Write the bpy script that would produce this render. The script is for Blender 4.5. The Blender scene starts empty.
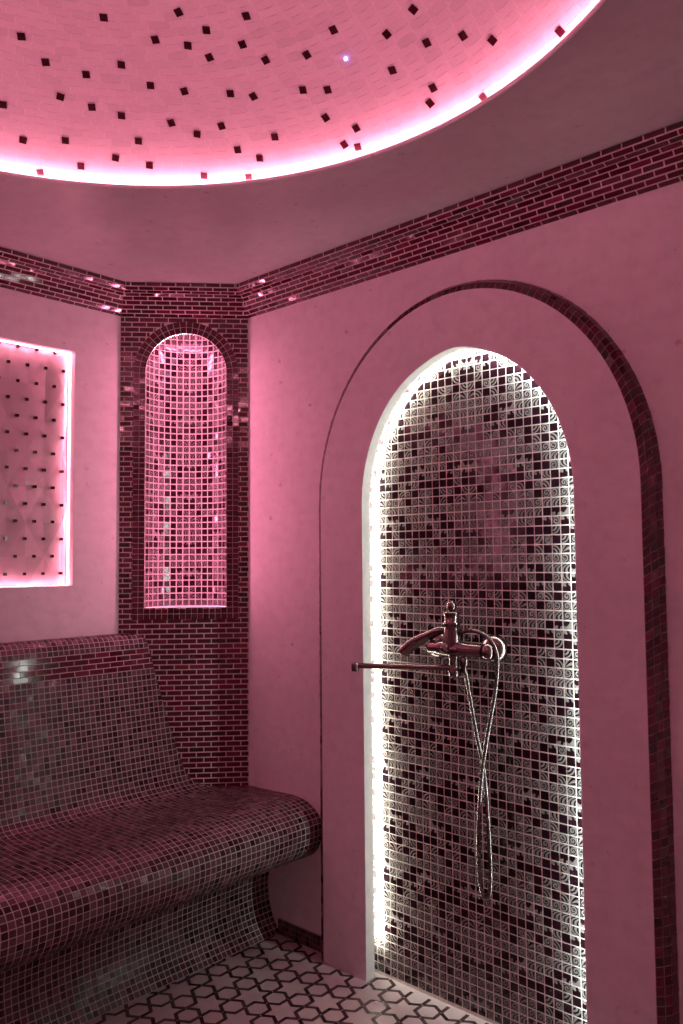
import bpy, math, random
from mathutils import Vector, Matrix
random.seed(7)
PI = math.pi
C = bpy.context.scene.collection
SC = bpy.context.scene

# ------------------------------------------------------------------ room measures (metres)
C1, C2 = 0.3669, 0.3354            # cut-off corner: from (0,-C1) to (C2,0)
XR, YF = 3.11, -3.03               # rear and front walls
ZB, ZT = 2.3076, 2.414             # cornice bottom, ceiling underside
RX, RY, RR = 1.5544, -1.5094, 1.0354   # round ceiling opening
PP, QQ = 0.0482, 0.019             # arch surround stands out PP, tiles lie QQ behind the wall
NX, NHW, NSP, NRISE = 1.3425, 0.380, 1.53, 0.456    # shower opening
OX, OHW, OSP, ORISE = 1.339, 0.567, 1.54, 0.625     # outer edge of its surround
SLOT = .026
BW = 0.0365                        # sloped tile border

# ------------------------------------------------------------------ node helpers
def new_mat(name):
    m = bpy.data.materials.new(name); m.use_nodes = True
    nt = m.node_tree; nt.nodes.clear()
    out = nt.nodes.new('ShaderNodeOutputMaterial')
    b = nt.nodes.new('ShaderNodeBsdfPrincipled')
    nt.links.new(b.outputs[0], out.inputs[0])
    return m, nt, b
def put(nt, sock, v):
    if isinstance(v, bpy.types.NodeSocket): nt.links.new(v, sock)
    else: sock.default_value = v
def mth(nt, op, a, b=None, c=None):
    n = nt.nodes.new('ShaderNodeMath'); n.operation = op
    put(nt, n.inputs[0], a)
    if b is not None: put(nt, n.inputs[1], b)
    if c is not None: put(nt, n.inputs[2], c)
    return n.outputs[0]
def mix(nt, f, a, b):
    n = nt.nodes.new('ShaderNodeMix'); n.data_type = 'RGBA'
    put(nt, n.inputs[0], f)
    put(nt, n.inputs[6], a if isinstance(a, bpy.types.NodeSocket) else (*a, 1))
    put(nt, n.inputs[7], b if isinstance(b, bpy.types.NodeSocket) else (*b, 1))
    return n.outputs[2]
def ramp(nt, f, stops):
    n = nt.nodes.new('ShaderNodeValToRGB'); e = n.color_ramp.elements
    while len(e) < len(stops): e.new(0.5)
    for k, (p, c) in enumerate(stops):
        e[k].position = p; e[k].color = (*c, 1) if len(c) == 3 else c
    put(nt, n.inputs[0], f); return n.outputs[0]
def noise(nt, vec, scale, detail=3, rough=.5):
    n = nt.nodes.new('ShaderNodeTexNoise'); n.inputs['Scale'].default_value = scale
    n.inputs['Detail'].default_value = detail; n.inputs['Roughness'].default_value = rough
    nt.links.new(vec, n.inputs['Vector']); return n.outputs[0]
def obj_co(nt):
    return nt.nodes.new('ShaderNodeTexCoord').outputs['Object']
def island(nt):
    return nt.nodes.new('ShaderNodeNewGeometry').outputs['Random Per Island']
def bump(nt, b, h, strength, dist):
    n = nt.nodes.new('ShaderNodeBump'); n.inputs['Strength'].default_value = strength
    n.inputs['Distance'].default_value = dist
    nt.links.new(h, n.inputs['Height']); nt.links.new(n.outputs[0], b.inputs['Normal'])

def mat_tile(name, cols, rough=.12, spec=.5, coat=0., metallic=0.):
    """glass mosaic: each tile picks its own shade"""
    m, nt, b = new_mat(name)
    r = island(nt)
    n = len(cols)
    c = ramp(nt, r, [(k/(n-1), cols[k]) for k in range(n)])
    nz = noise(nt, obj_co(nt), 220, 2)
    c = mix(nt, mth(nt, 'MULTIPLY', nz, .35), c, tuple(.5*x for x in cols[0]))
    nt.links.new(c, b.inputs['Base Color'])
    r2 = mth(nt, 'FRACT', mth(nt, 'MULTIPLY', r, 37.7))
    nt.links.new(mth(nt, 'MULTIPLY_ADD', r2, rough, rough*.5), b.inputs['Roughness'])
    b.inputs['Specular IOR Level'].default_value = spec
    b.inputs['Coat Weight'].default_value = coat
    b.inputs['Coat Roughness'].default_value = .06
    b.inputs['Metallic'].default_value = metallic
    return m
def mat_grout(name, col, rough=.85):
    m, nt, b = new_mat(name)
    nz = noise(nt, obj_co(nt), 90, 3)
    c = mix(nt, nz, tuple(.8*x for x in col), tuple(min(1, 1.15*x) for x in col))
    nt.links.new(c, b.inputs['Base Color']); b.inputs['Roughness'].default_value = rough
    b.inputs['Specular IOR Level'].default_value = .2
    return m
def mat_marble(name, base, vein, rough=.5, spec=.3, flecks=.5, rows=True, axis='Z'):
    """pale stone mosaic: faint courses, cloudy patches, a few dark flecks"""
    m, nt, b = new_mat(name)
    co = obj_co(nt)
    n1 = noise(nt, co, 3.2, 5, .6); n2 = noise(nt, co, 22, 3, .6)
    c = mix(nt, ramp(nt, n1, [(.35, (0,)*3), (.75, (1,)*3)]), base, vein)
    c = mix(nt, ramp(nt, n2, [(.45, (0,)*3), (.8, (.5,)*3)]), c, tuple(.72*x for x in base))
    v = nt.nodes.new('ShaderNodeTexVoronoi'); v.inputs['Scale'].default_value = 17
    nt.links.new(co, v.inputs['Vector'])
    n3 = noise(nt, co, 75, 2, .6)
    d = mth(nt, 'LESS_THAN', mth(nt, 'ADD', v.outputs['Distance'], mth(nt, 'MULTIPLY', n3, .8)), .50)
    sep = nt.nodes.new('ShaderNodeSeparateColor'); nt.links.new(v.outputs['Color'], sep.inputs[0])
    d = mth(nt, 'MULTIPLY', d, mth(nt, 'MULTIPLY', mth(nt, 'GREATER_THAN', sep.outputs[0], .42), mth(nt, 'MULTIPLY_ADD', sep.outputs[1], .8, .2)))
    c = mix(nt, mth(nt, 'MULTIPLY', d, flecks), c, (.42*base[0], .24*base[1], .27*base[2]))
    sx = nt.nodes.new('ShaderNodeSeparateXYZ'); nt.links.new(co, sx.inputs[0])
    if rows:
        a = mth(nt, 'FRACT', mth(nt, 'MULTIPLY', sx.outputs[axis], 1/.0195))
        j = mth(nt, 'LESS_THAN', mth(nt, 'ABSOLUTE', mth(nt, 'SUBTRACT', a, .5)), .46)
        row = mth(nt, 'FLOOR', mth(nt, 'MULTIPLY', sx.outputs[axis], 1/.0195))
        al = mth(nt, 'ADD', sx.outputs['X'], mth(nt, 'MULTIPLY', sx.outputs['Y'], .93 if axis == 'Z' else 0))
        al = mth(nt, 'ADD', mth(nt, 'MULTIPLY', al, 1/.056), mth(nt, 'MULTIPLY', row, .5))
        wn = nt.nodes.new('ShaderNodeTexWhiteNoise'); wn.noise_dimensions = '2D'
        cb = nt.nodes.new('ShaderNodeCombineXYZ')
        nt.links.new(mth(nt, 'FLOOR', al), cb.inputs[0]); nt.links.new(row, cb.inputs[1])
        nt.links.new(cb.outputs[0], wn.inputs['Vector'])
        c = mix(nt, mth(nt, 'MULTIPLY', wn.outputs[0], .10), c, tuple(.6*x for x in base))
        h = mth(nt, 'ADD', mth(nt, 'MULTIPLY', j, .5), mth(nt, 'MULTIPLY', wn.outputs[0], .5))
        bump(nt, b, h, .12, .002)
    nt.links.new(c, b.inputs['Base Color'])
    b.inputs['Roughness'].default_value = rough
    b.inputs['Specular IOR Level'].default_value = spec
    return m
def mat_emit(name, col, strength):
    m = bpy.data.materials.new(name); m.use_nodes = True; nt = m.node_tree; nt.nodes.clear()
    o = nt.nodes.new('ShaderNodeOutputMaterial'); e = nt.nodes.new('ShaderNodeEmission')
    e.inputs[0].default_value = (*col, 1); e.inputs[1].default_value = strength
    nt.links.new(e.outputs[0], o.inputs[0]); return m
def mat_metal(name, col, rough):
    m, nt, b = new_mat(name)
    nz = noise(nt, obj_co(nt), 60, 3)
    nt.links.new(mix(nt, nz, tuple(.75*x for x in col), col), b.inputs['Base Color'])
    nt.links.new(mth(nt, 'MULTIPLY_ADD', nz, rough*.6, rough*.7), b.inputs['Roughness'])
    b.inputs['Metallic'].default_value = 1
    return m
def mat_damask(name, white, dark):
    """printed mosaic: the whole part of U picks the motif, the rest is the place on the tile"""
    m, nt, b = new_mat(name)
    uv = nt.nodes.new('ShaderNodeUVMap'); sx = nt.nodes.new('ShaderNodeSeparateXYZ')
    nt.links.new(uv.outputs[0], sx.inputs[0])
    U, v = sx.outputs[0], sx.outputs[1]
    t = mth(nt, 'FLOOR', U); u = mth(nt, 'FRACT', U)
    du = mth(nt, 'SUBTRACT', u, .5); dv = mth(nt, 'SUBTRACT', v, .5)
    def length(a, c): return mth(nt, 'SQRT', mth(nt, 'ADD', mth(nt, 'MULTIPLY', a, a), mth(nt, 'MULTIPLY', c, c)))
    r = length(du, dv); th = mth(nt, 'ARCTAN2', dv, du)
    rc = length(u, v); tc = mth(nt, 'ARCTAN2', v, u)
    gt = lambda a, c: mth(nt, 'GREATER_THAN', a, c)
    lt = lambda a, c: mth(nt, 'LESS_THAN', a, c)
    mul = lambda a, c: mth(nt, 'MULTIPLY', a, c)
    add = lambda a, c: mth(nt, 'ADD', a, c)
    sin = lambda a: mth(nt, 'SINE', a)
    mx = lambda a, c: mth(nt, 'MAXIMUM', a, c)
    spiral = mul(gt(sin(add(mul(r, 20.), th)), -.35), lt(r, .5))
    spiral = mx(spiral, gt(add(u, v), 1.45))
    arcs = mul(gt(sin(mul(rc, 15.)), -.15), lt(rc, 1.02))
    leaf = gt(sin(mul(add(add(mul(u, 1.), mul(v, -.75)), mul(sin(mul(v, 3.)), .35)), 13.)), -.25)
    notch = mx(lt(add(rc, mul(sin(mul(tc, 6.)), .1)), .5), lt(length(mth(nt, 'SUBTRACT', u, 1.), mth(nt, 'SUBTRACT', v, .1)), .3))
    swirl = mx(gt(sin(add(mul(length(mth(nt, 'SUBTRACT', u, .35), mth(nt, 'SUBTRACT', v, .6)), 22.), mul(th, 1.))), -.3), lt(rc, .2))
    fan = mul(gt(sin(add(mul(tc, 10.), mul(rc, 2.))), -.1), lt(rc, 1.15))
    bow = mx(lt(add(mul(v, .9), mul(sin(mul(u, 5.)), .25)), .55), lt(length(mth(nt, 'SUBTRACT', u, 1.), mth(nt, 'SUBTRACT', v, 1.)), .3))
    total = None
    for k, mask in ((1, spiral), (2, arcs), (3, leaf), (4, notch), (5, swirl), (6, fan), (7, bow)):
        is_k = lt(mth(nt, 'ABSOLUTE', mth(nt, 'SUBTRACT', t, float(k))), .5)
        term = mul(is_k, mask)
        total = term if total is None else add(total, term)
    ri = island(nt)
    d = ramp(nt, ri, [(0, dark), (.6, tuple(1.3*x for x in dark)), (1, tuple(1.9*x for x in dark))])
    nt.links.new(mix(nt, total, d, white), b.inputs['Base Color'])
    nt.links.new(mth(nt, 'MULTIPLY_ADD', total, .22, .10), b.inputs['Roughness'])
    b.inputs['Specular IOR Level'].default_value = .55
    return m

M = {}
M['wall'] = mat_marble('pale_stone_mosaic', (.86, .84, .85), (.80, .775, .785), .45, .35, .5)
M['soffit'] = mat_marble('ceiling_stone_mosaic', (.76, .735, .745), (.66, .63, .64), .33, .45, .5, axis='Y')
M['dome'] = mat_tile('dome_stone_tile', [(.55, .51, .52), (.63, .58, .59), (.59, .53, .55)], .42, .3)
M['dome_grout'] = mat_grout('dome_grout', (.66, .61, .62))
def sphere_normal(m):
    """the dome is part of a true sphere: smooth shading across its little flat tiles"""
    nt = m.node_tree; b = next(n for n in nt.nodes if n.type == 'BSDF_PRINCIPLED')
    g = nt.nodes.new('ShaderNodeNewGeometry')
    a = nt.nodes.new('ShaderNodeVectorMath'); a.operation = 'SUBTRACT'
    a.inputs[0].default_value = (RX, RY, DZ+DH-DRS); nt.links.new(g.outputs['Position'], a.inputs[1])
    n = nt.nodes.new('ShaderNodeVectorMath'); n.operation = 'NORMALIZE'
    nt.links.new(a.outputs[0], n.inputs[0]); nt.links.new(n.outputs[0], b.inputs['Normal'])
DA, DH, DZ = 1.098, .42, 2.424
DRS = (DA*DA+DH*DH)/(2*DH)
sphere_normal(M['dome']); sphere_normal(M['dome_grout'])
M['dome_shield'] = mat_metal('shield_metal', (.7, .7, .7), .4)
M['chip'] = mat_tile('dark_glass_chip', [(.03, .006, .01), (.05, .01, .018), (.04, .008, .014)], .1)
M['brick'] = mat_tile('burgundy_glass_tile', [(.05, .003, .009), (.12, .008, .026), (.08, .005, .017), (.20, .016, .045)], .09, .9, .2)
M['brick_grout'] = mat_grout('brick_grout', (.78, .72, .71))
M['bench_tile'] = mat_tile('plum_glass_tile', [(.02, .006, .010), (.08, .036, .046), (.16, .085, .10), (.11, .055, .068), (.034, .012, .018), (.22, .13, .145)], .26, .3)
M['bench_grout'] = mat_grout('bench_grout', (.66, .61, .61))
M['damask'] = mat_damask('printed_glass_tile', (.20, .187, .18), (.011, .003, .006))
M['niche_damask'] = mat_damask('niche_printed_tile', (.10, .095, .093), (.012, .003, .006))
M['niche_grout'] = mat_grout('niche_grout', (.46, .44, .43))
M['damask_grout'] = mat_grout('white_grout', (.80, .78, .74))
M['panel'] = mat_marble('pink_onyx', (.66, .56, .57), (.50, .39, .41), .3, .5, .6, rows=False)
def facets(m):
    nt = m.node_tree; b = next(n for n in nt.nodes if n.type == 'BSDF_PRINCIPLED')
    c = b.inputs['Base Color'].links[0].from_socket
    nt.links.new(mix(nt, mth(nt, 'MULTIPLY', island(nt), .45), c, (.36, .25, .27)), b.inputs['Base Color'])
facets(M['panel'])
M['floor'] = mat_marble('pale_floor_marble', (.62, .56, .55), (.54, .47, .47), .38, .4, .3, rows=False)
M['inlay'] = mat_tile('dark_floor_inlay', [(.055, .026, .03), (.09, .045, .05), (.07, .035, .04)], .4)
M['bronze'] = mat_metal('aged_bronze', (.27, .20, .195), .22)
M['hose'] = mat_metal('steel_hose', (.30, .27, .265), .26)
PINK = (1.0, .222, .385)
M['led_dome'] = mat_emit('pink_led_dome', (1.0, .262, .395), 84)
M['led_panel'] = mat_emit('pink_led_panel', (1.0, .29, .42), 42)
M['led_corner'] = mat_emit('pink_led_corner', (1.0, .245, .425), 160)
M['led_warm'] = mat_emit('white_led_warm', (1, .965, .80), 84)
M['led_cool'] = mat_emit('white_led_cool', (.84, 1, .94), 92)
M['star'] = mat_emit('blue_star_point', (.25, .2, 1), 14)

# ------------------------------------------------------------------ object helpers
def link(o, parent=None):
    C.objects.link(o)
    if parent is not None: o.parent = parent
    return o
def tag(o, label=None, cat=None, kind=None, group=None):
    if label: o['label'] = label
    if cat: o['category'] = cat
    if kind: o['kind'] = kind
    if group: o['group'] = group
    return o
def thing(name, loc, label, cat, kind=None, group=None):
    o = bpy.data.objects.new(name, None); o.location = loc; o.empty_display_size = .1
    link(o); return tag(o, label, cat, kind, group)

class MB:
    """collects faces; build() links ONE mesh object"""
    def __init__(s): s.v = []; s.f = []; s.mi = []; s.uv = []; s.sm = []; s.has_uv = False
    def vert(s, p): s.v.append((p[0], p[1], p[2])); return len(s.v)-1
    def face(s, idx, mi=0, uv=None, smooth=False):
        s.f.append(tuple(idx)); s.mi.append(mi); s.sm.append(smooth)
        if uv: s.has_uv = True; s.uv.extend(uv)
        else: s.uv.extend([(.5, .5)]*len(idx))
    def poly(s, pts, mi=0, smooth=False): s.face([s.vert(p) for p in pts], mi, None, smooth)
    def strip(s, A, B, mi=0, smooth=False, close=False):
        n = len(A); a = [s.vert(p) for p in A]; b = [s.vert(p) for p in B]
        for k in range(n if close else n-1):
            j = (k+1) % n; s.face((a[k], a[j], b[j], b[k]), mi, None, smooth)
    def grid(s, rows, mi=0, smooth=True, close_u=False, close_v=False):
        ids = [[s.vert(p) for p in r] for r in rows]; n = len(rows); m = len(rows[0])
        for i in range(n if close_u else n-1):
            for j in range(m if close_v else m-1):
                i2, j2 = (i+1) % n, (j+1) % m
                s.face((ids[i][j], ids[i][j2], ids[i2][j2], ids[i2][j]), mi, None, smooth)
    def box(s, lo, hi, mi=0):
        x0, y0, z0 = lo; x1, y1, z1 = hi
        p = [s.vert(q) for q in ((x0,y0,z0),(x1,y0,z0),(x1,y1,z0),(x0,y1,z0),(x0,y0,z1),(x1,y0,z1),(x1,y1,z1),(x0,y1,z1))]
        for q in ((0,3,2,1),(4,5,6,7),(0,1,5,4),(1,2,6,5),(2,3,7,6),(3,0,4,7)): s.face([p[k] for k in q], mi)
    def tile(s, P, u0, v0, u1, v1, g, h, mi=0, typ=0, fu=False, fv=False, tilt=.0002, sink=.0012):
        """raised tile over the patch P(u,v); its normal is dP/du x dP/dv"""
        if u1-u0 < 2.6*g or v1-v0 < 2.6*g: return
        c = [Vector(P(u, v)) for u, v in ((u0+g, v0+g), (u1-g, v0+g), (u1-g, v1-g), (u0+g, v1-g))]
        n = (c[2]-c[0]).cross(c[3]-c[1])
        if n.length < 1e-9: return
        n.normalize()
        a, b = random.gauss(0, tilt), random.gauss(0, tilt)
        hs = (h-a-b, h+a-b, h+a+b, h-a+b)
        t = [s.vert(c[k]+n*hs[k]) for k in range(4)]
        w = [s.vert(c[k]-n*sink) for k in range(4)]
        q = [(0, 0), (1, 0), (1, 1), (0, 1)]
        uv = [(typ+.02+.96*((1-x) if fu else x), .02+.96*((1-y) if fv else y)) for x, y in q]
        s.face(t, mi, uv)
        for k in range(4):
            j = (k+1) % 4
            s.face((w[k], w[j], t[j], t[k]), mi, [(typ+.03, .03)]*4)
    def lathe(s, prof, origin, axis, n=24, mi=0):
        """prof: (radius, along)"""
        ax = Vector(axis).normalized(); e1 = ax.orthogonal().normalized(); e2 = ax.cross(e1); O = Vector(origin)
        rows = [[O + ax*z + (e1*math.cos(2*PI*k/n)+e2*math.sin(2*PI*k/n))*max(r, 1e-4) for k in range(n)] for r, z in prof]
        s.grid(rows, mi, True, close_v=True)
        for row, z in ((rows[0], prof[0]), (rows[-1], prof[-1])):
            if z[0] > 1e-3: s.poly(row, mi)
    def tube(s, pts, rad, n=12, mi=0, caps=True):
        pts = [Vector(p) for p in pts]; rows = []
        prev = None
        for k, p in enumerate(pts):
            d = (pts[min(k+1, len(pts)-1)]-pts[max(k-1, 0)]).normalized()
            if prev is None: e1 = d.orthogonal().normalized()
            else: e1 = (prev - d*prev.dot(d)).normalized()
            prev = e1; e2 = d.cross(e1)
            r = rad(k/(len(pts)-1)) if callable(rad) else rad
            ra, rb = r if isinstance(r, tuple) else (r, r)
            rows.append([p + e1*math.cos(2*PI*j/n)*ra + e2*math.sin(2*PI*j/n)*rb for j in range(n)])
        s.grid(rows, mi, True, close_v=True)
        if caps: s.poly(rows[0], mi); s.poly(rows[-1], mi)
    def build(s, name, mats, parent=None, recalc=False):
        off = Vector(WORLD_LOC.get(parent.name, (0, 0, 0))) if parent else Vector()
        me = bpy.data.meshes.new(name)
        me.from_pydata([(x-off[0], y-off[1], z-off[2]) for x, y, z in s.v], [], s.f)
        for m in mats: me.materials.append(m)
        me.polygons.foreach_set('material_index', s.mi)
        me.polygons.foreach_set('use_smooth', s.sm)
        if s.has_uv:
            l = me.uv_layers.new(name='UVMap')
            l.data.foreach_set('uv', [c for q in s.uv for c in q])
        if recalc:
            import bmesh
            bm = bmesh.new(); bm.from_mesh(me); bmesh.ops.remove_doubles(bm, verts=bm.verts, dist=1e-5)
            bmesh.ops.recalc_face_normals(bm, faces=bm.faces); bm.to_mesh(me); bm.free()
        me.update()
        o = bpy.data.objects.new(name, me); link(o, parent)
        WORLD_LOC[o.name] = tuple(off)
        return o
WORLD_LOC = {}
def root(name, loc, label, cat, kind=None, group=None):
    o = thing(name, loc, label, cat, kind, group); WORLD_LOC[o.name] = loc; return o
def spline(pts, n):
    """Catmull-Rom through pts, resampled to n equal steps"""
    P = [Vector(p) for p in pts]; P = [P[0]*2-P[1]] + P + [P[-1]*2-P[-2]]
    out = []
    for i in range(1, len(P)-2):
        for k in range(16):
            t = k/16; a, b, c, d = P[i-1:i+3]
            out.append(.5*((2*b)+(c-a)*t+(2*a-5*b+4*c-d)*t*t+(3*b-a-3*c+d)*t**3))
    out.append(P[-2])
    return resample(out, n)
def resample(P, n):
    P = [Vector(p) for p in P]
    L = [0]
    for a, b in zip(P, P[1:]): L.append(L[-1]+(b-a).length)
    res = []; j = 0
    for k in range(n):
        s = L[-1]*k/(n-1)
        while j < len(L)-2 and L[j+1] < s: j += 1
        t = (s-L[j])/max(1e-12, L[j+1]-L[j]); res.append(P[j].lerp(P[j+1], min(1, max(0, t))))
    return res
class Path:
    def __init__(s, pts):
        s.P = [Vector(p) for p in pts]; s.L = [0]
        for a, b in zip(s.P, s.P[1:]): s.L.append(s.L[-1]+(b-a).length)
        s.total = s.L[-1]
    def at(s, x):
        x = min(max(x, 0), s.total); lo, hi = 0, len(s.L)-2
        while lo < hi:
            mid = (lo+hi+1)//2
            if s.L[mid] <= x: lo = mid
            else: hi = mid-1
        t = (x-s.L[lo])/max(1e-12, s.L[lo+1]-s.L[lo])
        return s.P[lo].lerp(s.P[lo+1], min(1, max(0, t)))

def arch(cx, hw, sp, rise, n=48, z0=0., peak=0.):
    """(x, z) from the left foot, over the arch, to the right foot"""
    pts = [(cx-hw, z0 + (sp-z0)*k/24) for k in range(24)]
    for k in range(n+1):
        a = PI*k/n; x = -math.cos(a)
        pts.append((cx+hw*x, sp + rise*math.sin(a) + peak*max(0, 1-abs(x)*3.2)))
    pts += [(cx+hw, z0 + (sp-z0)*k/24) for k in range(23, -1, -1)]
    return pts

# walls seen from inside: origin, along (left to right), into the room
LC = math.hypot(C1, C2)
W_LEFT = (Vector((0, YF, 0)), Vector((0, 1, 0)), Vector((1, 0, 0)), -YF-C1)
W_CORN = (Vector((0, -C1, 0)), Vector((C2, C1, 0))/LC, Vector((C1, -C2, 0))/LC, LC)
W_RIGHT = (Vector((C2, 0, 0)), Vector((1, 0, 0)), Vector((0, -1, 0)), XR-C2)
def on_wall(W, u, z, d=0.):
    p = W[0]+W[1]*u+W[2]*d; return (p.x, p.y, z)

# ------------------------------------------------------------------ floor with inlaid stars
def build_floor():
    b = MB()
    b.poly([(0, YF, 0), (XR, YF, 0), (XR, 0, 0), (C2, 0, 0), (0, -C1, 0)])
    b.poly([(NX-.46, 0, 0), (NX+.46, 0, 0), (NX+.46, QQ+.002, 0), (NX-.46, QQ+.002, 0)])
    a, th = .1355, math.radians(2.5); ox, oy = .0549, .0885
    w = .0058
    def inside(p): return .47 < p[0] < 2.6 and -2.4 < p[1] < QQ-.004 and not (p[1] > -PP-.002 and not (NX-NHW+.004 < p[0] < NX+NHW-.004) and (p[0] > .75 or p[1] > -.003))
    for i in range(-45, 45):
        for j in range(-45, 45):
            cx = ox + a*(i*math.cos(th)+j*math.cos(th+PI/3)); cy = oy + a*(i*math.sin(th)+j*math.sin(th+PI/3))
            if not (.2 < cx < 2.9 and -2.7 < cy < .2): continue
            R = a/2
            for k in range(6):
                tip = Vector((cx+R*math.cos(th+k*PI/3), cy+R*math.sin(th+k*PI/3)))
                for s in (-1, 1):
                    q = Vector((cx+R/math.sqrt(3)*math.cos(th+k*PI/3+s*PI/6), cy+R/math.sqrt(3)*math.sin(th+k*PI/3+s*PI/6)))
                    d = (q-tip); L = d.length; d.normalize(); nn = Vector((-d.y, d.x))*w
                    A = tip+d*.0022; B = tip+d*(L+.0026)
                    if not (inside(A) and inside(B)): continue
                    c = [A+nn, A-nn, B-nn, B+nn]
                    t = [b.vert((p.x, p.y, .0006)) for p in c]; o = [b.vert((p.x, p.y, -.001)) for p in c]
                    b.face((t[0], t[1], t[2], t[3]), 1)
                    for m in range(4): b.face((o[m], o[(m+1) % 4], t[(m+1) % 4], t[m]), 1)
    o = b.build('floor', [M['floor'], M['inlay']])
    tag(o, 'pale marble floor inlaid with dark six pointed stars and hexagons', 'floor', 'structure')
build_floor()

# ------------------------------------------------------------------ plain walls
PY0, PY1, PZ0, PZ1, PD = -2.35, -.555, 1.268, 2.133, .05      # lit recess in the left wall
def build_walls():
    b = MB()
    for y0, y1, z0, z1 in ((YF, PY0, 0, ZT), (PY1, -C1, 0, ZT), (PY0, PY1, 0, PZ0), (PY0, PY1, PZ1, ZT)):
        b.poly([(0, y0, z0), (0, y1, z0), (0, y1, z1), (0, y0, z1)])
    tag(b.build('wall_left', [M['wall']]), 'pale stone wall behind the tiled bench', 'wall', 'structure')
    b = MB()
    hole = arch(OX, OHW+BW-.012, OSP, ORISE+BW-.012)
    x0, x1 = hole[0][0], hole[-1][0]
    b.poly([(C2, 0, 0), (x0, 0, 0), (x0, 0, ZT), (C2, 0, ZT)])
    b.poly([(x1, 0, 0), (XR, 0, 0), (XR, 0, ZT), (x1, 0, ZT)])
    top = hole[24:-23]
    b.strip([(x, 0, z) for x, z in top], [(x, 0, ZT) for x, z in top])
    tag(b.build('wall_right', [M['wall']]), 'pale stone wall around the arched shower surround', 'wall', 'structure')
    b = MB(); b.poly([(0, YF, 0), (XR, YF, 0), (XR, YF, ZT), (0, YF, ZT)])
    tag(b.build('wall_front', [M['wall']]), kind='structure')
    b = MB(); b.poly([(XR, YF, 0), (XR, 0, 0), (XR, 0, ZT), (XR, YF, ZT)])
    tag(b.build('wall_rear', [M['wall']]), kind='structure')
build_walls()

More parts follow.
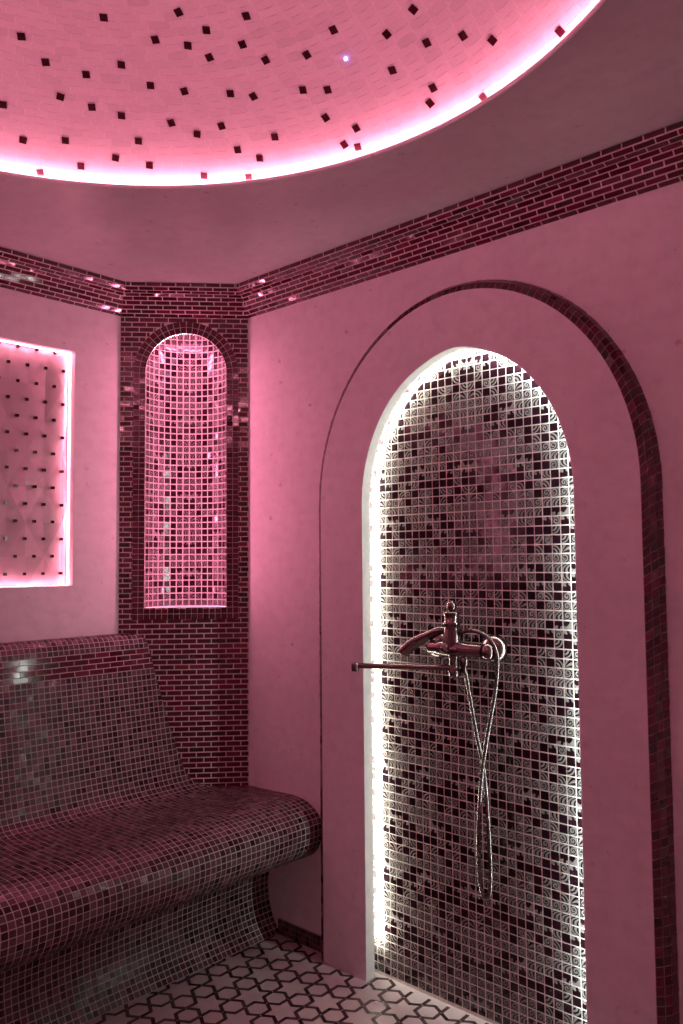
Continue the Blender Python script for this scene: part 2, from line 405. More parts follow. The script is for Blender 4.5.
# ------------------------------------------------------------------ tiled corner wall with niche
BR_W, BR_H, G = .056, .0195, .0021
CN_HW, CN_Z0, CN_SP = .156, 1.176, 2.088        # corner niche opening
CU = LC*.5 + .006
CPITCH = .0256
def build_corner():
    b = MB(); W = W_CORN
    # grout plane with the arched hole
    hole = arch(CU, CN_HW+.004, CN_SP, CN_HW+.004, z0=CN_Z0)
    x0, x1 = hole[0][0], hole[-1][0]
    P = lambda u, z, d=0.: on_wall(W, u, z, d)
    b.poly([P(0, 0), P(LC, 0), P(LC, CN_Z0), P(0, CN_Z0)], 1)
    b.poly([P(0, CN_Z0), P(x0, CN_Z0), P(x0, ZT), P(0, ZT)], 1)
    b.poly([P(x1, CN_Z0), P(LC, CN_Z0), P(LC, ZT), P(x1, ZT)], 1)
    top = hole[24:-23]
    b.strip([P(u, z) for u, z in top], [P(u, ZT) for u, z in top], 1)
    bw = 2*.0235
    def half(z):
        if z < CN_Z0-bw: return 0
        if z < CN_SP: return CN_HW+bw-.003
        r = CN_HW+bw-.006; q = r*r-(z-CN_SP)**2
        return math.sqrt(q) if q > 0 else 0
    n_rows = int(2.33/BR_H)
    for r in range(n_rows):
        z0 = r*BR_H + .004; z1 = z0+BR_H
        hw = max(half(z0), half(z1)) if z0 > CN_Z0-bw-.01 and z1 > CN_Z0-bw+.004 else 0
        off = (r % 2)*.5*BR_W - .011
        for k in range(-1, 12):
            u0, u1 = max(.001, off+k*BR_W), min(LC-.001, off+(k+1)*BR_W)
            segs = [(u0, u1)]
            if hw > 0: segs = [(u0, min(u1, CU-hw)), (max(u0, CU+hw), u1)]
            for a, c in segs:
                if c-a > .006: b.tile(lambda u, v: P(u, v), a, z0, c, z1, G, .0013, 0, tilt=.00022)
    o = b.build('wall_corner', [M['brick'], M['brick_grout']])
    tag(o, 'burgundy brick tiled wall across the corner behind the bench end', 'wall', 'structure')
    # niche
    base = on_wall(W, CU, CN_Z0)
    t = root('corner_niche', base, 'tall narrow arched niche of white printed mosaic in the burgundy corner wall', 'niche')
    bo = MB()
    # border: two courses of small squares following the opening
    ring = Path([Vector((*p, 0)) for p in arch(CU, CN_HW, CN_SP, CN_HW, z0=CN_Z0, n=64)])
    def Q(s, w):           # w measured outwards
        p = ring.at(s); e = .002
        d = ring.at(min(ring.total, s+e))-ring.at(max(0, s-e)); d.normalize()
        nn = Vector((-d.y, d.x, 0))
        q = p+nn*w; return P(q.x, q.y, .0012)
    ns = int(ring.total/.0205); ds = ring.total/ns
    for k in range(ns):
        for c in range(2):
            bo.tile(Q, k*ds, c*.0235, (k+1)*ds, (c+1)*.0235, .0011, .0016, 0)
    ss = [ring.total*k/160 for k in range(161)]
    bo.strip([Q(s, 0) for s in ss], [Q(s, bw) for s in ss], 1)
    bo.strip([P(ring.at(s).x, ring.at(s).y, -.006) for s in ss], [Q(s, 0) for s in ss], 1)
    for c in range(2):     # courses under the sill
        for k in range(18):
            u0 = CU-CN_HW-bw + k*(2*(CN_HW+bw))/18
            bo.tile(lambda u, v: P(u, v, .0012), u0, CN_Z0-(c+1)*.0235, u0+(2*(CN_HW+bw))/18, CN_Z0-c*.0235, .0011, .0016, 0)
    bo.poly([P(CU-CN_HW-bw, CN_Z0-bw, .0012), P(CU+CN_HW+bw, CN_Z0-bw, .0012), P(CU+CN_HW+bw, CN_Z0, .0012), P(CU-CN_HW-bw, CN_Z0, .0012)], 1)
    bo.build('tile_border', [M['brick'], M['brick_grout']], t)
    # curved lining
    li = MB(); A, D = CN_HW+.004, .13; zt = CN_SP+CN_HW+.075
    NC = 18
    ths = [-PI/2+PI*k/72 for k in range(73)]
    curve = Path([Vector((CU+A*math.sin(x), -D*math.cos(x)-.0005, 0)) for x in ths])
    def S(s, z): p = curve.at(s); return P(p.x, z, p.y)
    li.grid([[S(curve.total*k/72, z) for k in range(73)] for z in (CN_Z0, zt)], 1, True)
    li.poly([S(curve.total*k/36, zt) for k in range(37)][::-1], 1)
    pc = curve.total/NC; nr = int((zt-CN_Z0)/CPITCH)
    for r in range(nr):
        for c in range(NC):
            cc = c-NC//2; col = cc if cc >= 0 else -cc-1
            typ, fv = motif(col, (nr-r+5))
            if col in (2, 3) and (r*5+col*2) % 7 < 4: typ = D_
            li.tile(S, c*pc, CN_Z0+r*CPITCH, (c+1)*pc, CN_Z0+(r+1)*CPITCH, .0024, .0008, 0, typ, cc < 0, fv)
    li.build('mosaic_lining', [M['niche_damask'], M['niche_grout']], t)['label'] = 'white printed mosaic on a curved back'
    si = MB()
    sp = [S(curve.total*k/36, CN_Z0+.001) for k in range(37)]
    si.poly([P(CU+A, CN_Z0+.001, .002), P(CU-A, CN_Z0+.001, .002)]+sp)
    si.strip([P(CU-A, CN_Z0-.005, .003), P(CU+A, CN_Z0-.005, .003)], [P(CU-A, CN_Z0+.001, .002), P(CU+A, CN_Z0+.001, .002)])
    si.build('sill', [M['damask_grout']], t)
    ls = MB()
    ar = arch(CU, CN_HW+.0015, CN_SP, CN_HW+.0015, z0=CN_Z0+.01)
    ls.strip([P(u, z, -.012) for u, z in ar], [P(u, z, -.003) for u, z in ar])
    ls.build('light_strip', [M['led_corner']], t)

# ------------------------------------------------------------------ damask layout (half a motif: column from the axis, row from the fan)
D_, S_, A_, L_, N_, W_, F_, B_ = range(8)
MOT = [[F_, A_, D_, A_, D_, S_], [W_, W_, S_, W_, S_, S_], [L_, L_, L_, D_, N_, B_], [L_, W_, D_, D_, S_, N_],
       [N_, D_, L_, N_, L_, D_], [S_, D_, A_, S_, D_, A_], [S_, W_, S_, D_, S_, F_], [S_, L_, L_, S_, S_, W_],
       [B_, N_, D_, L_, L_, L_], [N_, S_, N_, D_, S_, L_], [D_, A_, D_, D_, D_, D_], [A_, D_, S_, A_, D_, S_]]
def motif(col, row):
    """mirror symmetric about column 0, half drop repeat every twelve columns"""
    c = col % 12
    if c >= 6: c = 11-c; row += 6; 
    r = row % 12
    return MOT[r][c], r in (3, 4, 9, 10, 11)
build_corner()

# ------------------------------------------------------------------ arched shower recess
def build_shower():
    t = root('shower_recess', (NX, 0, 0), 'tall arched shower recess with white lit printed mosaic and a pale stone surround', 'shower')
    N = 48
    inn = arch(NX, NHW, NSP, NRISE, N, peak=.010); out = arch(OX, OHW, OSP, ORISE, N)
    outw = arch(OX, OHW+BW, OSP, ORISE+BW, N)
    b = MB()
    b.strip([(x, -PP, z) for x, z in out], [(x, -PP, z) for x, z in inn])
    o = b.build('surround', [M['wall']], t)
    b = MB()
    b.strip([(x, -PP, z) for x, z in inn], [(x, QQ-SLOT, z) for x, z in inn], smooth=True)
    lip = arch(NX, NHW+.034, NSP, NRISE+.034, N, peak=.010)
    b.strip([(x, QQ-SLOT, z) for x, z in inn], [(x, QQ-SLOT, z) for x, z in lip])
    b.strip([(x, QQ-SLOT, z) for x, z in lip], [(x, QQ, z) for x, z in lip])
    b.build('jamb', [M['jamb']], t)
    # sloped border, three courses
    b = MB()
    fi, fo = Path([Vector((x, -PP, z)) for x, z in out]), Path([Vector((x, 0, z)) for x, z in outw])
    bwid = math.hypot(BW, PP)
    def bulge(w): return .010*math.sin(PI*w)
    def Q(s, w):
        f = s/fi.total; a = fi.at(f*fi.total); c = fo.at(f*fo.total); p = a.lerp(c, w)
        k = bulge(w)
        out_dir = (c-a); out_dir.y = 0
        if out_dir.length > 1e-9: out_dir.normalize()
        return p + out_dir*k*.7 + Vector((0, -1, 0))*k*.7
    ns = int(fi.total/.0232); ds = fi.total/ns
    for k in range(ns):
        for c in range(3):
            tile_sw(b, Q, k*ds, c/3, (k+1)*ds, (c+1)/3, .0012, .0012/bwid)
    ss = [fi.total*k/260 for k in range(261)]
    b.grid([[Q(s, w) for s in ss] for w in (0, .25, .5, .75, 1)], 1, True)
    b.build('tile_border', [M['brick'], M['brick_grout_dark']], t)['label'] = 'burgundy mosaic edging'
    # tiled back
    b = MB(); pu, pv = .0277, .0266; zl = .9131
    P = lambda u, v: (u, QQ, v)
    for i in range(-15, 15):
        x0 = NX+i*pu; col = i if i >= 0 else -i-1
        for r in range(-34, 45):
            z0 = zl+r*pv; z1 = z0+pv
            if z0 > NSP:
                q = 1-((z0-NSP)/(NRISE+.03))**2
                if q <= 0 or min(abs(x0-NX), abs(x0+pu-NX)) > (NHW+.03)*math.sqrt(q): continue
            typ, fv = motif(col, -r-1)
            b.tile(P, x0, max(z0, .0005), x0+pu, z1, .0019, .0009, 0, typ, i < 0, fv, tilt=.00012)
    bk = arch(NX, NHW+.036, NSP, NRISE+.04, N)
    c = bk[24:-23]
    b.strip([(x, QQ, 0) for x, z in c], [(x, QQ, z) for x, z in c], 1)
    b.build('mosaic_back', [M['damask'], M['damask_grout']], t)['label'] = 'dark mosaic printed with white scrolls in white grout'
    # LED profiles in the corner between jamb and tiles
    for part, (m, lo, hi) in {'left': ('led_warm', 0, .5), 'right': ('led_cool', .5, 1)}.items():
        b = MB()
        p = arch(NX, NHW+.004, NSP, NRISE+.004, N, z0=.10, peak=.010)
        q = arch(NX, NHW+.014, NSP, NRISE+.014, N, z0=.10, peak=.010)
        n = len(p); sl = slice(0, n//2+1) if part == 'left' else slice(n//2, n)
        b.strip([(x, QQ-SLOT+.002, z) for x, z in p[sl]], [(x, QQ-SLOT+.009, z) for x, z in q[sl]], 0)
        b.build('light_strip', [M[m]], t)
def tile_sw(b, Q, s0, w0, s1, w1, gs, gw):
    f = lambda s, w: Q(s0+(s1-s0)*s, w0+(w1-w0)*w)
    ga, gb = gs/(s1-s0), gw/(w1-w0)
    c = [Vector(f(*p)) for p in ((ga, gb), (1-ga, gb), (1-ga, 1-gb), (ga, 1-gb))]
    n = (c[2]-c[0]).cross(c[3]-c[1]).normalized()
    a, d = random.gauss(0, .0003), random.gauss(0, .0003); hs = (-a-d, a-d, a+d, -a+d)
    tt = [b.vert(c[k]+n*(.0014+hs[k])) for k in range(4)]; w = [b.vert(c[k]-n*.0012) for k in range(4)]
    b.face(tt, 0)
    for k in range(4): b.face((w[k], w[(k+1) % 4], tt[(k+1) % 4], tt[k]), 0)
M['brick_grout_dark'] = mat_grout('border_grout', (.36, .31, .31))
M['jamb'] = mat_marble('jamb_stone', (.88, .87, .86), (.84, .82, .81), .4, .35, .15, rows=False)
build_shower()

# ------------------------------------------------------------------ recessed lit panel in the left wall
def build_panel():
    t = root('wall_panel', (0, (PY0+PY1)/2, PZ0), 'recessed pink onyx panel dotted with dark studs in the left wall, lit around its edge', 'panel')
    b = MB()
    b.strip([(0, PY0, PZ0), (0, PY1, PZ0), (0, PY1, PZ1), (0, PY0, PZ1)], [(-PD-.012, PY0, PZ0), (-PD-.012, PY1, PZ0), (-PD-.012, PY1, PZ1), (-PD-.012, PY0, PZ1)], close=True)
    b.build('reveal', [M['jamb']], t)
    b = MB()
    # faceted onyx: tall lozenges, each tilted a touch
    def P(y, z, d=0.): return (-PD+d, y, z)
    lw, lh = .139, .25
    verts = {}
    def corner(i, j):
        y = PY1-.02 - i*lw/2; z = PZ0-.02 + j*lh/2
        if (i, j) not in verts:
            verts[(i, j)] = b.vert(P(min(max(y, PY0-.02), PY1+.02), min(max(z, PZ0-.01), PZ1+.01), random.uniform(-.005, .005)))
        return verts[(i, j)]
    ni, nj = int((PY1-PY0)/(lw/2))+2, int((PZ1-PZ0)/(lh/2))+2
    for i in range(-1, ni):
        for j in range(-1, nj):
            a, c, d, e = [b.vert(b.v[q]) for q in (corner(i, j), corner(i+1, j), corner(i+1, j+1), corner(i, j+1))]
            a2, c2, d2, e2 = [b.vert(b.v[q]) for q in (a, c, d, e)]
            if (i+j) % 2: b.face((a, e, c)); b.face((c2, e2, d2))
            else: b.face((a, e, d)); b.face((a2, d2, c2))
    r = 0; z = PZ1-.0075
    while z > PZ0+.02:
        y = PY1-.0235-(0 if r % 2 else .035)
        while y > PY0+.02:
            s = .0052; h = .010
            q = [P(y-s, z-s, h), P(y+s, z-s, h), P(y+s, z+s, h), P(y-s, z+s, h)]
            w = [P(y-s, z-s, -.008), P(y+s, z-s, -.008), P(y+s, z+s, -.008), P(y-s, z+s, -.008)]
            qi = [b.vert(p) for p in q]; wi = [b.vert(p) for p in w]
            b.face(qi, 1)
            for k in range(4): b.face((wi[k], wi[(k+1) % 4], qi[(k+1) % 4], qi[k]), 1)
            y -= .0695
        z -= .0625; r += 1
    b.build('onyx_back', [M['panel'], M['chip']], t)
    b = MB(); e = .003
    pts = [(PY0+e, PZ0+e), (PY1-e, PZ0+e), (PY1-e, PZ1-e), (PY0+e, PZ1-e)]
    b.strip([(-PD+.010, y, z) for y, z in pts], [(-PD+.016, y, z) for y, z in pts], close=True)
    b.build('light_strip', [M['led_panel']], t)
build_panel()

# ------------------------------------------------------------------ cornice
def build_cornice():
    prof = spline([(0, ZB, 0), (.014, ZB+.008, 0), (.030, ZB+.026, 0), (.039, ZB+.05, 0), (.056, ZB+.068, 0), (.082, ZB+.078, 0), (.093, ZB+.085, 0), (.0961, ZT, 0)], 60)
    path = Path(prof)
    a1 = math.tan((PI/2-math.atan2(C1, C2))/2); a2 = math.tan(math.atan2(C1, C2)/2)
    for n, (W, kl, kr, nm) in enumerate(((W_LEFT, 1, a1, 'left'), (W_CORN, a1, a2, 'corner'), (W_RIGHT, a2, 1, 'right'))):
        b = MB(); L = W[3]
        lo = lambda s: kl*path.at(s).x; hi = lambda s: L-kr*path.at(s).x
        P = lambda u, s: on_wall(W, min(max(u, lo(s)), hi(s)), path.at(s).y, path.at(s).x)
        b.grid([[P(u, path.total*k/9) for u in (-9, 9)] for k in range(10)], 1, False)
        rows = 9; h = path.total/rows
        for r in range(rows):
            s0, s1 = r*h, (r+1)*h
            off = (r % 2)*.5*BR_W - BR_W
            k = 0
            while off+k*BR_W < L:
                u0, u1 = off+k*BR_W, off+(k+1)*BR_W; k += 1
                a, c = max(u0, min(lo(s0), lo(s1))), min(u1, max(hi(s0), hi(s1)))
                if c-a < .005: continue
                mid = .5*(s0+s1)
                if min(c, hi(mid))-max(a, lo(mid)) < .006: continue
                b.tile(P, a, s0, c, s1, G, .0012, 0, tilt=.0002)
        o = b.build('trim_%d' % (n+1), [M['brick'], M['brick_grout']])
        tag(o, {'left': 'burgundy tiled cornice along the left wall above the bench', 'corner': 'short burgundy tiled cornice above the corner niche',
                'right': 'burgundy tiled cornice along the right wall above the shower arch'}[nm], 'cornice', 'structure')
build_cornice()

# ------------------------------------------------------------------ ceiling, dome
def build_ceiling():
    outer = [Vector((0, YF)), Vector((XR, YF)), Vector((XR, 0)), Vector((C2, 0)), Vector((0, -C1))]
    def edge(a):
        d = Vector((math.cos(a), math.sin(a))); o = Vector((RX, RY)); best = 9
        for k in range(5):
            p, q = outer[k], outer[(k+1) % 5]; e = q-p
            den = d.x*e.y-d.y*e.x
            if abs(den) < 1e-9: continue
            t = ((p.x-o.x)*e.y-(p.y-o.y)*e.x)/den; s = ((p.x-o.x)*d.y-(p.y-o.y)*d.x)/den
            if t > 0 and -1e-6 <= s <= 1+1e-6: best = min(best, t)
        return o+d*best
    angs = sorted([2*PI*k/180 for k in range(180)]+[math.atan2(p.y-RY, p.x-RX) % (2*PI) for p in outer])
    circ = lambda r, z: [(RX+r*math.cos(a), RY+r*math.sin(a), z) for a in angs]
    b = MB()
    b.strip([(edge(a).x, edge(a).y, ZT) for a in angs], circ(RR+.004, ZT), close=True)
    b.strip(circ(RR+.004, ZT), circ(RR, ZT+.003), close=True)
    b.strip(circ(RR, ZT+.003), circ(RR, ZT+.009), close=True)
    b.strip(circ(RR, ZT+.009), circ(DA+.004, ZT+.010), close=True)
    o = b.build('ceiling', [M['soffit']])
    tag(o, 'flat pale stone ceiling ring around the lit dome', 'ceiling', 'structure')
def dome_pt(r, phi, d=0.):
    z = DZ+DH-DRS + math.sqrt(max(0, DRS*DRS-r*r)); n = Vector((r*math.cos(phi), r*math.sin(phi), z-(DZ+DH-DRS))).normalized()
    return Vector((RX+r*math.cos(phi), RY+r*math.sin(phi), z)) - n*d
build_ceiling()
CHIPS = [(-0.699, 0.326), (-0.534, 0.455), (-0.39, 0.573), (-0.368, 0.641), (-0.715, 0.398), (-0.485, 0.571), (-0.433, 0.633), (-0.411, 0.684), (-0.595, 0.543), (-0.675, 0.489), (-0.761, 0.464), (-0.861, 0.356), (-0.73, 0.538), (-0.694, 0.606), (-0.581, 0.622), (-0.525, 0.69), (-0.611, 0.71), (-0.578, 0.772), (-0.904, 0.432), (-0.84, 0.522), (-0.711, 0.671), (-0.262, 0.68), (-0.319, 0.716), (-0.296, 0.773), (-0.195, 0.82), (-0.096, 0.812), (0.019, 0.874), (0.112, 0.856), (-0.018, 0.939), (-0.432, 0.77), (-0.386, 0.81), (-0.261, 0.871), (-0.202, 0.902), (-0.251, 0.945), (-0.51, 0.803), (-0.406, 0.905), (-0.516, 0.865), (-0.246, 1.012), (-0.215, 1.032), (-0.191, 0.999), (0.1, 0.922), (0.192, 0.935), (0.254, 0.959), (0.413, 0.969), (0.057, 1.003), (0.03, 1.027), (0.169, 1.052), (-0.943, 0.502), (-0.865, 0.583), (-0.787, 0.646), (-0.736, 0.724), (-0.639, 0.843), (-0.538, 0.925), (-0.479, 0.914)]
def build_dome():
    b = MB()
    amax = math.asin(DA/DRS); arc = DRS*amax
    r_at = lambda s: DRS*math.sin(amax-s/DRS)
    chips = list(CHIPS)
    tries = 0
    while tries < 4000:                     # the rest of the dome, at the same spacing
        tries += 1
        r, p = math.sqrt(random.random())*1.05, random.uniform(0, 2*PI)
        x, y = r*math.cos(p), r*math.sin(p)
        if any((x-a)**2+(y-c)**2 < .125**2 for a, c in CHIPS): continue
        if all((x-a)**2+(y-c)**2 > .088**2 for a, c in chips): chips.append((x, y))
    nrow = int(arc/.0195)
    for k in range(nrow):
        s0, s1 = k*.0195, (k+1)*.0195
        r = r_at(.5*(s0+s1)); n = max(4, round(2*PI*r/.056)); dp = 2*PI/n; ph = (k % 2)*.5*dp
        g = .0006; ga = g/max(r, .03)
        V = lambda a, v: b.vert(dome_pt(max(.0005, r_at(v)), a))
        for j in range(n):
            p0 = ph+j*dp
            for a0, a1, mi in ((p0+ga, p0+dp-ga, 0), (p0+dp-ga, p0+dp+ga, 1)):
                b.face((V(a0, s0+g), V(a1, s0+g), V(a1, s1-g), V(a0, s1-g)), mi)
            am = p0+dp*.5
            for a0, a1 in ((p0, am), (am, p0+dp)):
                b.face((V(a0, s1-g), V(a1, s1-g), V(a1, s1+g), V(a0, s1+g)), 1)
    b.strip([dome_pt(r_at(0), 2*PI*k/180) for k in range(180)], [dome_pt(r_at(.0006), 2*PI*k/180) for k in range(180)], 1, close=True)
    top = [dome_pt(r_at(nrow*.0195+.0006), 2*PI*k/24) for k in range(24)]
    b.poly(top, 1)
    for x, y in chips:
        r = math.hypot(x, y); p = math.atan2(y, x)
        c = dome_pt(r, p); n = (dome_pt(r, p, 1)-c).normalized()
        e1 = Vector((-math.sin(p), math.cos(p), 0)); e2 = n.cross(e1); a = random.uniform(-.25, .25)
        e1, e2 = e1*math.cos(a)+e2*math.sin(a), e2*math.cos(a)-e1*math.sin(a); s = .0095
        q = [b.vert(c+n*.0012+e1*(i*s)+e2*(j*s)) for i, j in ((-1, -1), (1, -1), (1, 1), (-1, 1))]
        w = [b.vert(c-n*.001+e1*(i*s)+e2*(j*s)) for i, j in ((-1, -1), (1, -1), (1, 1), (-1, 1))]
        b.face(q, 2)
        for m in range(4): b.face((w[m], w[(m+1) % 4], q[(m+1) % 4], q[m]), 2)
    o = b.build('ceiling_dome', [M['dome'], M['dome_grout'], M['chip']])
    tag(o, 'shallow pale mosaic ceiling dome dotted with small dark square tiles', 'dome', 'structure')
    ls = MB(); rr = RR+.038; w = .006
    ring = lambda r, z: [(RX+r*math.cos(2*PI*k/180), RY+r*math.sin(2*PI*k/180), z) for k in range(180)]
    ls.strip(ring(rr-w, DZ+.002), ring(rr+w, DZ+.010), close=True)
    hs = MB()  # unseen plate added to stop the strip lighting the dome foot behind it
    hs.strip(ring(rr-w+.0015, DZ+.0005), ring(rr+w+.0015, DZ+.0092), close=True)
    hs.strip(ring(rr+w+.0015, DZ+.0092), ring(rr+w+.0015, DZ-.003), close=True)
    hs.build('light_shield', [M['dome_shield']], o)
    ls.build('light_strip', [M['led_dome']], o)
build_dome()
def build_star(x, y, z, label):
    b = MB(); r = .0045
    b.lathe([(r*math.sin(PI*k/8), -r*math.cos(PI*k/8)) for k in range(9)], tuple(dome_pt(math.hypot(x, y), math.atan2(y, x), .003)), (0, 0, 1), 10)
    tag(b.build('star_light', [M['star']]), label, 'light')
build_star(-.11, .872, 2.598, 'bright blue star point of light in the dome, right of centre')

# ------------------------------------------------------------------ tiled bench
def build_bench():
    t = root('tiled_bench', (.3, -1.5, 0), 'long curved bench in dark plum mosaic with a leaning back along the left wall', 'bench')
    prof = spline([(0, 1.080, 0), (.030, 1.081, 0), (.055, 1.074, 0), (.072, 1.055, 0), (.0805, 1.025, 0), (.0885, .972, 0), (.114, .829, 0), (.132, .735, 0), (.149, .655, 0), (.170, .572, 0), (.192, .526, 0), (.224, .505, 0), (.27, .499, 0), (.36, .499, 0),
                   (.48, .503, 0), (.57, .507, 0), (.625, .503, 0), (.68, .484, 0), (.714, .453, 0), (.7225, .412, 0), (.712, .365, 0), (.68, .325, 0), (.63, .303, 0), (.56, .292, 0), (.50, .272, 0), (.458, .235, 0), (.441, .175, 0), (.446, .11, 0), (.468, .05, 0), (.505, .003, 0)], 420)
    path = Path(prof)
    ymax = lambda x: min(-.0005, -C1+x*C1/C2-.0005) if x < C2 else -.0005
    PB = .0203
    band0 = next(s/1000*path.total for s in range(1000) if path.at(s/1000*path.total).y < 1.026 and s > 20)
    band1 = band0+4*.0195
    seat0 = next(s/1000*path.total for s in range(1000) if path.at(s/1000*path.total).x > .205)
    base0 = next(s/1000*path.total for s in range(300, 1000) if path.at(s/1000*path.total).y < .297)
    P = lambda y, v: (lambda p: (p.x, min(y, ymax(p.x)), p.y))(path.at(-v))
    y_end = YF+.001
    def section(name, s0, s1, pitch, brick=False, label=None):
        b = MB()
        n = max(3, int((s1-s0)/.012))
        ys = [y_end, -1.5, -.6, 9]
        b.grid([[P(y, -(s0+(s1-s0)*k/n)) for y in ys] for k in range(n, -1, -1)], 1, True)
        rows = round((s1-s0)/pitch); h = (s1-s0)/rows
        wid = .0565 if brick else PB
        for r in range(rows):
            a, c = s0+r*h, s0+(r+1)*h
            ym = ymax(.5*(path.at(a).x+path.at(c).x))
            off = .5*wid if (brick and r % 2) else 0
            k = 0
            while True:
                y1 = off-k*wid; y0 = y1-wid; k += 1
                if y1 < y_end: break
                if y0 > ym-.004: continue
                b.tile(P, max(y0, y_end), -c, min(y1, ym+.004), -a, .0014, .0008, 0, tilt=.00013)
        o = b.build(name, [M['brick'] if brick else M['bench_tile'], M['brick_grout'] if brick else M['bench_grout']], t)
        if label: o['label'] = label
    section('head_roll', 0, band0, PB)
    section('brick_band', band0, band1, .0195, True, 'glossy burgundy brick tile band')
    section('backrest', band1, seat0, PB)
    section('seat', seat0, base0, PB)
    section('base', base0, path.total, PB)
build_bench()

# ------------------------------------------------------------------ mosaic skirting on the right wall
def build_skirting():
    b = MB(); W = W_RIGHT; top = .054
    for x0, x1 in ((.5, OX-OHW-BW-.001), (OX+OHW+BW+.001, XR)):
        P = lambda u, v: (u, -.006, v)
        b.poly([P(x0, 0), P(x1, 0), P(x1, top), P(x0, top)], 1)
        b.poly([(x0, -.006, top), (x1, -.006, top), (x1, 0, top), (x0, 0, top)], 1)
        n = int((x1-x0)/.018)
        for k in range(n):
            for r in range(3): b.tile(P, x0+k*.018, r*.018, x0+(k+1)*.018, (r+1)*.018, .001, .001, 0)
    tag(b.build('baseboard_right', [M['bench_tile'], M['brick_grout_dark']]), 'low dark mosaic skirting at the foot of the right wall', 'skirting', 'structure')
build_skirting()

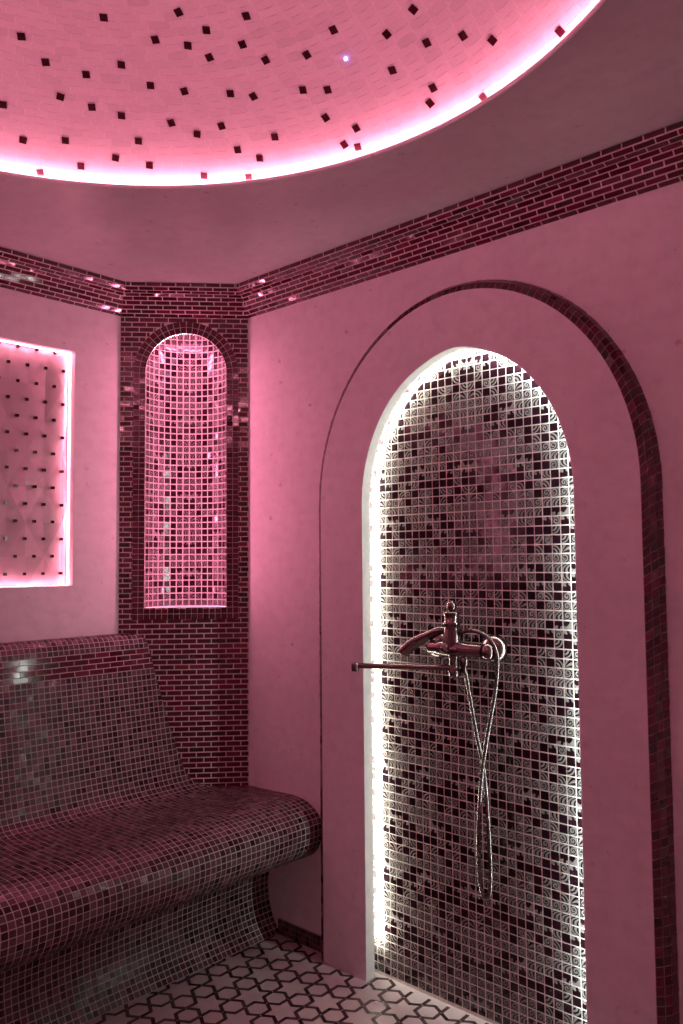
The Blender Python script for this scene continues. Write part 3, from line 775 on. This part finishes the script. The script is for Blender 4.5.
# ------------------------------------------------------------------ shower mixer
def build_mixer():
    yb = -.058                                   # body axis stands off the tiles
    t = root('shower_mixer', (1.325, QQ, 1.086), 'aged bronze wall shower mixer with long thin spout on the white lit mosaic', 'tap')
    m = [M['bronze']]
    cx, cz = 1.325, 1.086
    b = MB()                                     # hub and valve cylinders
    b.lathe([(.0, -.088), (.016, -.086), (.0195, -.078), (.0205, -.05), (.0225, -.045), (.0235, -.03), (.0245, 0), (.0235, .03), (.0215, .046), (.019, .05), (.0185, .105), (.0165, .108), (.0, .109)], (cx, yb, cz), (1, 0, 0))
    b.lathe([(.0001, -.034), (.013, -.033), (.0155, -.027), (.016, -.005), (.016, .0)], (cx-.012, yb, cz+.002), (0, 1, 0))
    b.build('body', m, t)
    b = MB()                                     # column above the hub
    b.lathe([(.028, .008), (.0275, .02), (.0255, .04), (.0235, .058), (.0225, .070), (.0255, .072), (.0265, .076), (.0245, .080), (.0220, .082), (.0230, .100), (.0255, .104), (.0255, .108), (.018, .110)], (cx, yb, cz), (0, 0, 1))
    b.build('diverter_column', m, t)
    b = MB()
    b.lathe([(.008, .108), (.0095, .112), (.0140, .118), (.0155, .127), (.0130, .136), (.007, .141), (.0, .142)], (cx, yb, cz), (0, 0, 1))
    b.build('diverter_knob', m, t)
    b = MB()                                     # right hand valve knob
    b.lathe([(.012, .106), (.014, .112), (.0235, .116), (.0255, .124), (.0255, .134), (.022, .142), (.012, .147), (.0, .148)], (cx, yb, cz), (1, 0, 0))
    b.build('valve_knob', m, t)
    b = MB()                                     # horn shaped lever sweeping to the left
    pts = spline([(cx-.012, yb+.010, cz+.050), (cx-.05, yb+.008, cz+.050), (cx-.095, yb+.004, cz+.030), (cx-.14, yb-.002, cz+.008), (cx-.172, yb-.006, cz-.016), (cx-.180, yb-.006, cz-.024)], 28)
    b.tube(pts, lambda f: (.011+.004*f, .011+.008*min(1, f*1.6)), 16)
    b.build('lever', m, t)
    for sgn, nm in ((1, 'r'), (-1, 'l')):        # unions to the wall with round flanges
        x = cx+sgn*.0815
        b = MB()
        b.lathe([(.043, 0), (.0435, .006), (.040, .016), (.031, .027), (.018, .034)], (x+.020*sgn, QQ, cz), (0, -1, 0), 28)
        b.build('wall_flange', m, t)
        b = MB()
        b.tube(spline([(x+.018*sgn, QQ-.018, cz), (x+.013*sgn, QQ-.04, cz), (x, yb+.02, cz), (x-.006*sgn, yb+.004, cz)], 12), .0135, 14)
        b.build('union', m, t)
    b = MB()                                     # outlet stub, elbow and long swivel spout
    zt = cz-.055
    b.lathe([(.0165, 0), (.0165, -.012), (.0145, -.014), (.0145, -.046), (.0165, -.048), (.0165, -.066), (.012, -.069), (.0, -.07)], (cx+.006, yb, cz-.014), (0, 0, 1))
    end = Vector((1.083, -.222, zt+.002)); st = Vector((cx+.006, yb, zt-.002))
    b.tube([st.lerp(end, k/14) for k in range(15)], (.0085), 14)
    so = b.build('spout', m, t)
    b = MB()
    b.lathe([(.0075, .010), (.0105, .008), (.0115, .002), (.0115, -.014), (.0095, -.017), (.0, -.0165)], tuple(end), (0, 0, 1), 18)
    b.build('spout_nozzle', m, so)
    b = MB()                                     # hose nut under the hub
    hx, hz = cx+.036, cz-.022
    b.lathe([(.011, .022), (.011, .0), (.0135, -.002), (.0135, -.024), (.010, -.028), (.009, -.046)], (hx, yb+.01, hz), (.02, 0, 1), 8)
    nut = b.build('hose_nut', m, t)
    b = MB()                                     # ribbed hose: down, round the loop, up and over the right flange
    yh = yb+.012
    pts = [(1.361, yh, 1.028), (1.366, yh, 1.005), (1.381, yh+.003, .918), (1.397, yh+.007, .825), (1.412, yh+.010, .756), (1.4215, yh+.006, .700), (1.430, yh, .636), (1.436, yh-.002, .538), (1.438, yh-.002, .458), (1.4345, yh-.002, .405), (1.421, yh-.002, .386),
           (1.408, yh-.002, .399), (1.400, yh-.002, .446), (1.4005, yh-.003, .556), (1.408, yh-.006, .642), (1.4215, yh-.010, .742), (1.445, yh-.010, .862), (1.469, yh-.010, .966), (1.480, yh-.012, 1.040), (1.4805, yh-.014, 1.078), (1.468, yh-.016, 1.112), (1.441, yh-.014, 1.133), (1.405, yh-.008, 1.142), (1.370, yh-.002, 1.140), (1.340, yh, 1.132)]
    pp = spline(pts, 620)
    b.tube(pp, lambda f: .0066+.0007*math.sin(f*2*PI*205), 10)
    b.build('shower_hose', [M['hose']], t)['label'] = 'ribbed steel hose hanging in a twisted loop'
build_mixer()

# ------------------------------------------------------------------ camera and view
cam = bpy.data.cameras.new('camera'); co = bpy.data.objects.new('camera', cam); C.objects.link(co)
r2 = Vector((0.7334351839415789, 0.6797090597065008, -0.008271947140000766))
u2 = Vector((0.0467515251073856, -0.03829930842093081, 0.9981720582517887))
fw = Vector((-0.6781497812848691, 0.7324812332936477, 0.05986749548712657))
mw = Matrix((r2, u2, -fw)).transposed().to_4x4(); mw.translation = (2.7479, -2.0757, 1.35)
co.matrix_world = mw
cam.sensor_fit = 'VERTICAL'; cam.sensor_height = 36; cam.lens = 814.2765/1024*36; cam.clip_start = .02
SC.camera = co
w = bpy.data.worlds.new('world'); SC.world = w; w.use_nodes = True
w.node_tree.nodes['Background'].inputs[0].default_value = (0, 0, 0, 1)
SC.view_settings.view_transform = 'Standard'; SC.view_settings.look = 'None'
SC.view_settings.gamma = 1; SC.view_settings.exposure = 0; SC.view_settings.use_curve_mapping = False
SC.cycles.use_denoising = True
SC.cycles.max_bounces = 14; SC.cycles.diffuse_bounces = 8; SC.cycles.glossy_bounces = 6
SC.cycles.sample_clamp_indirect = 8
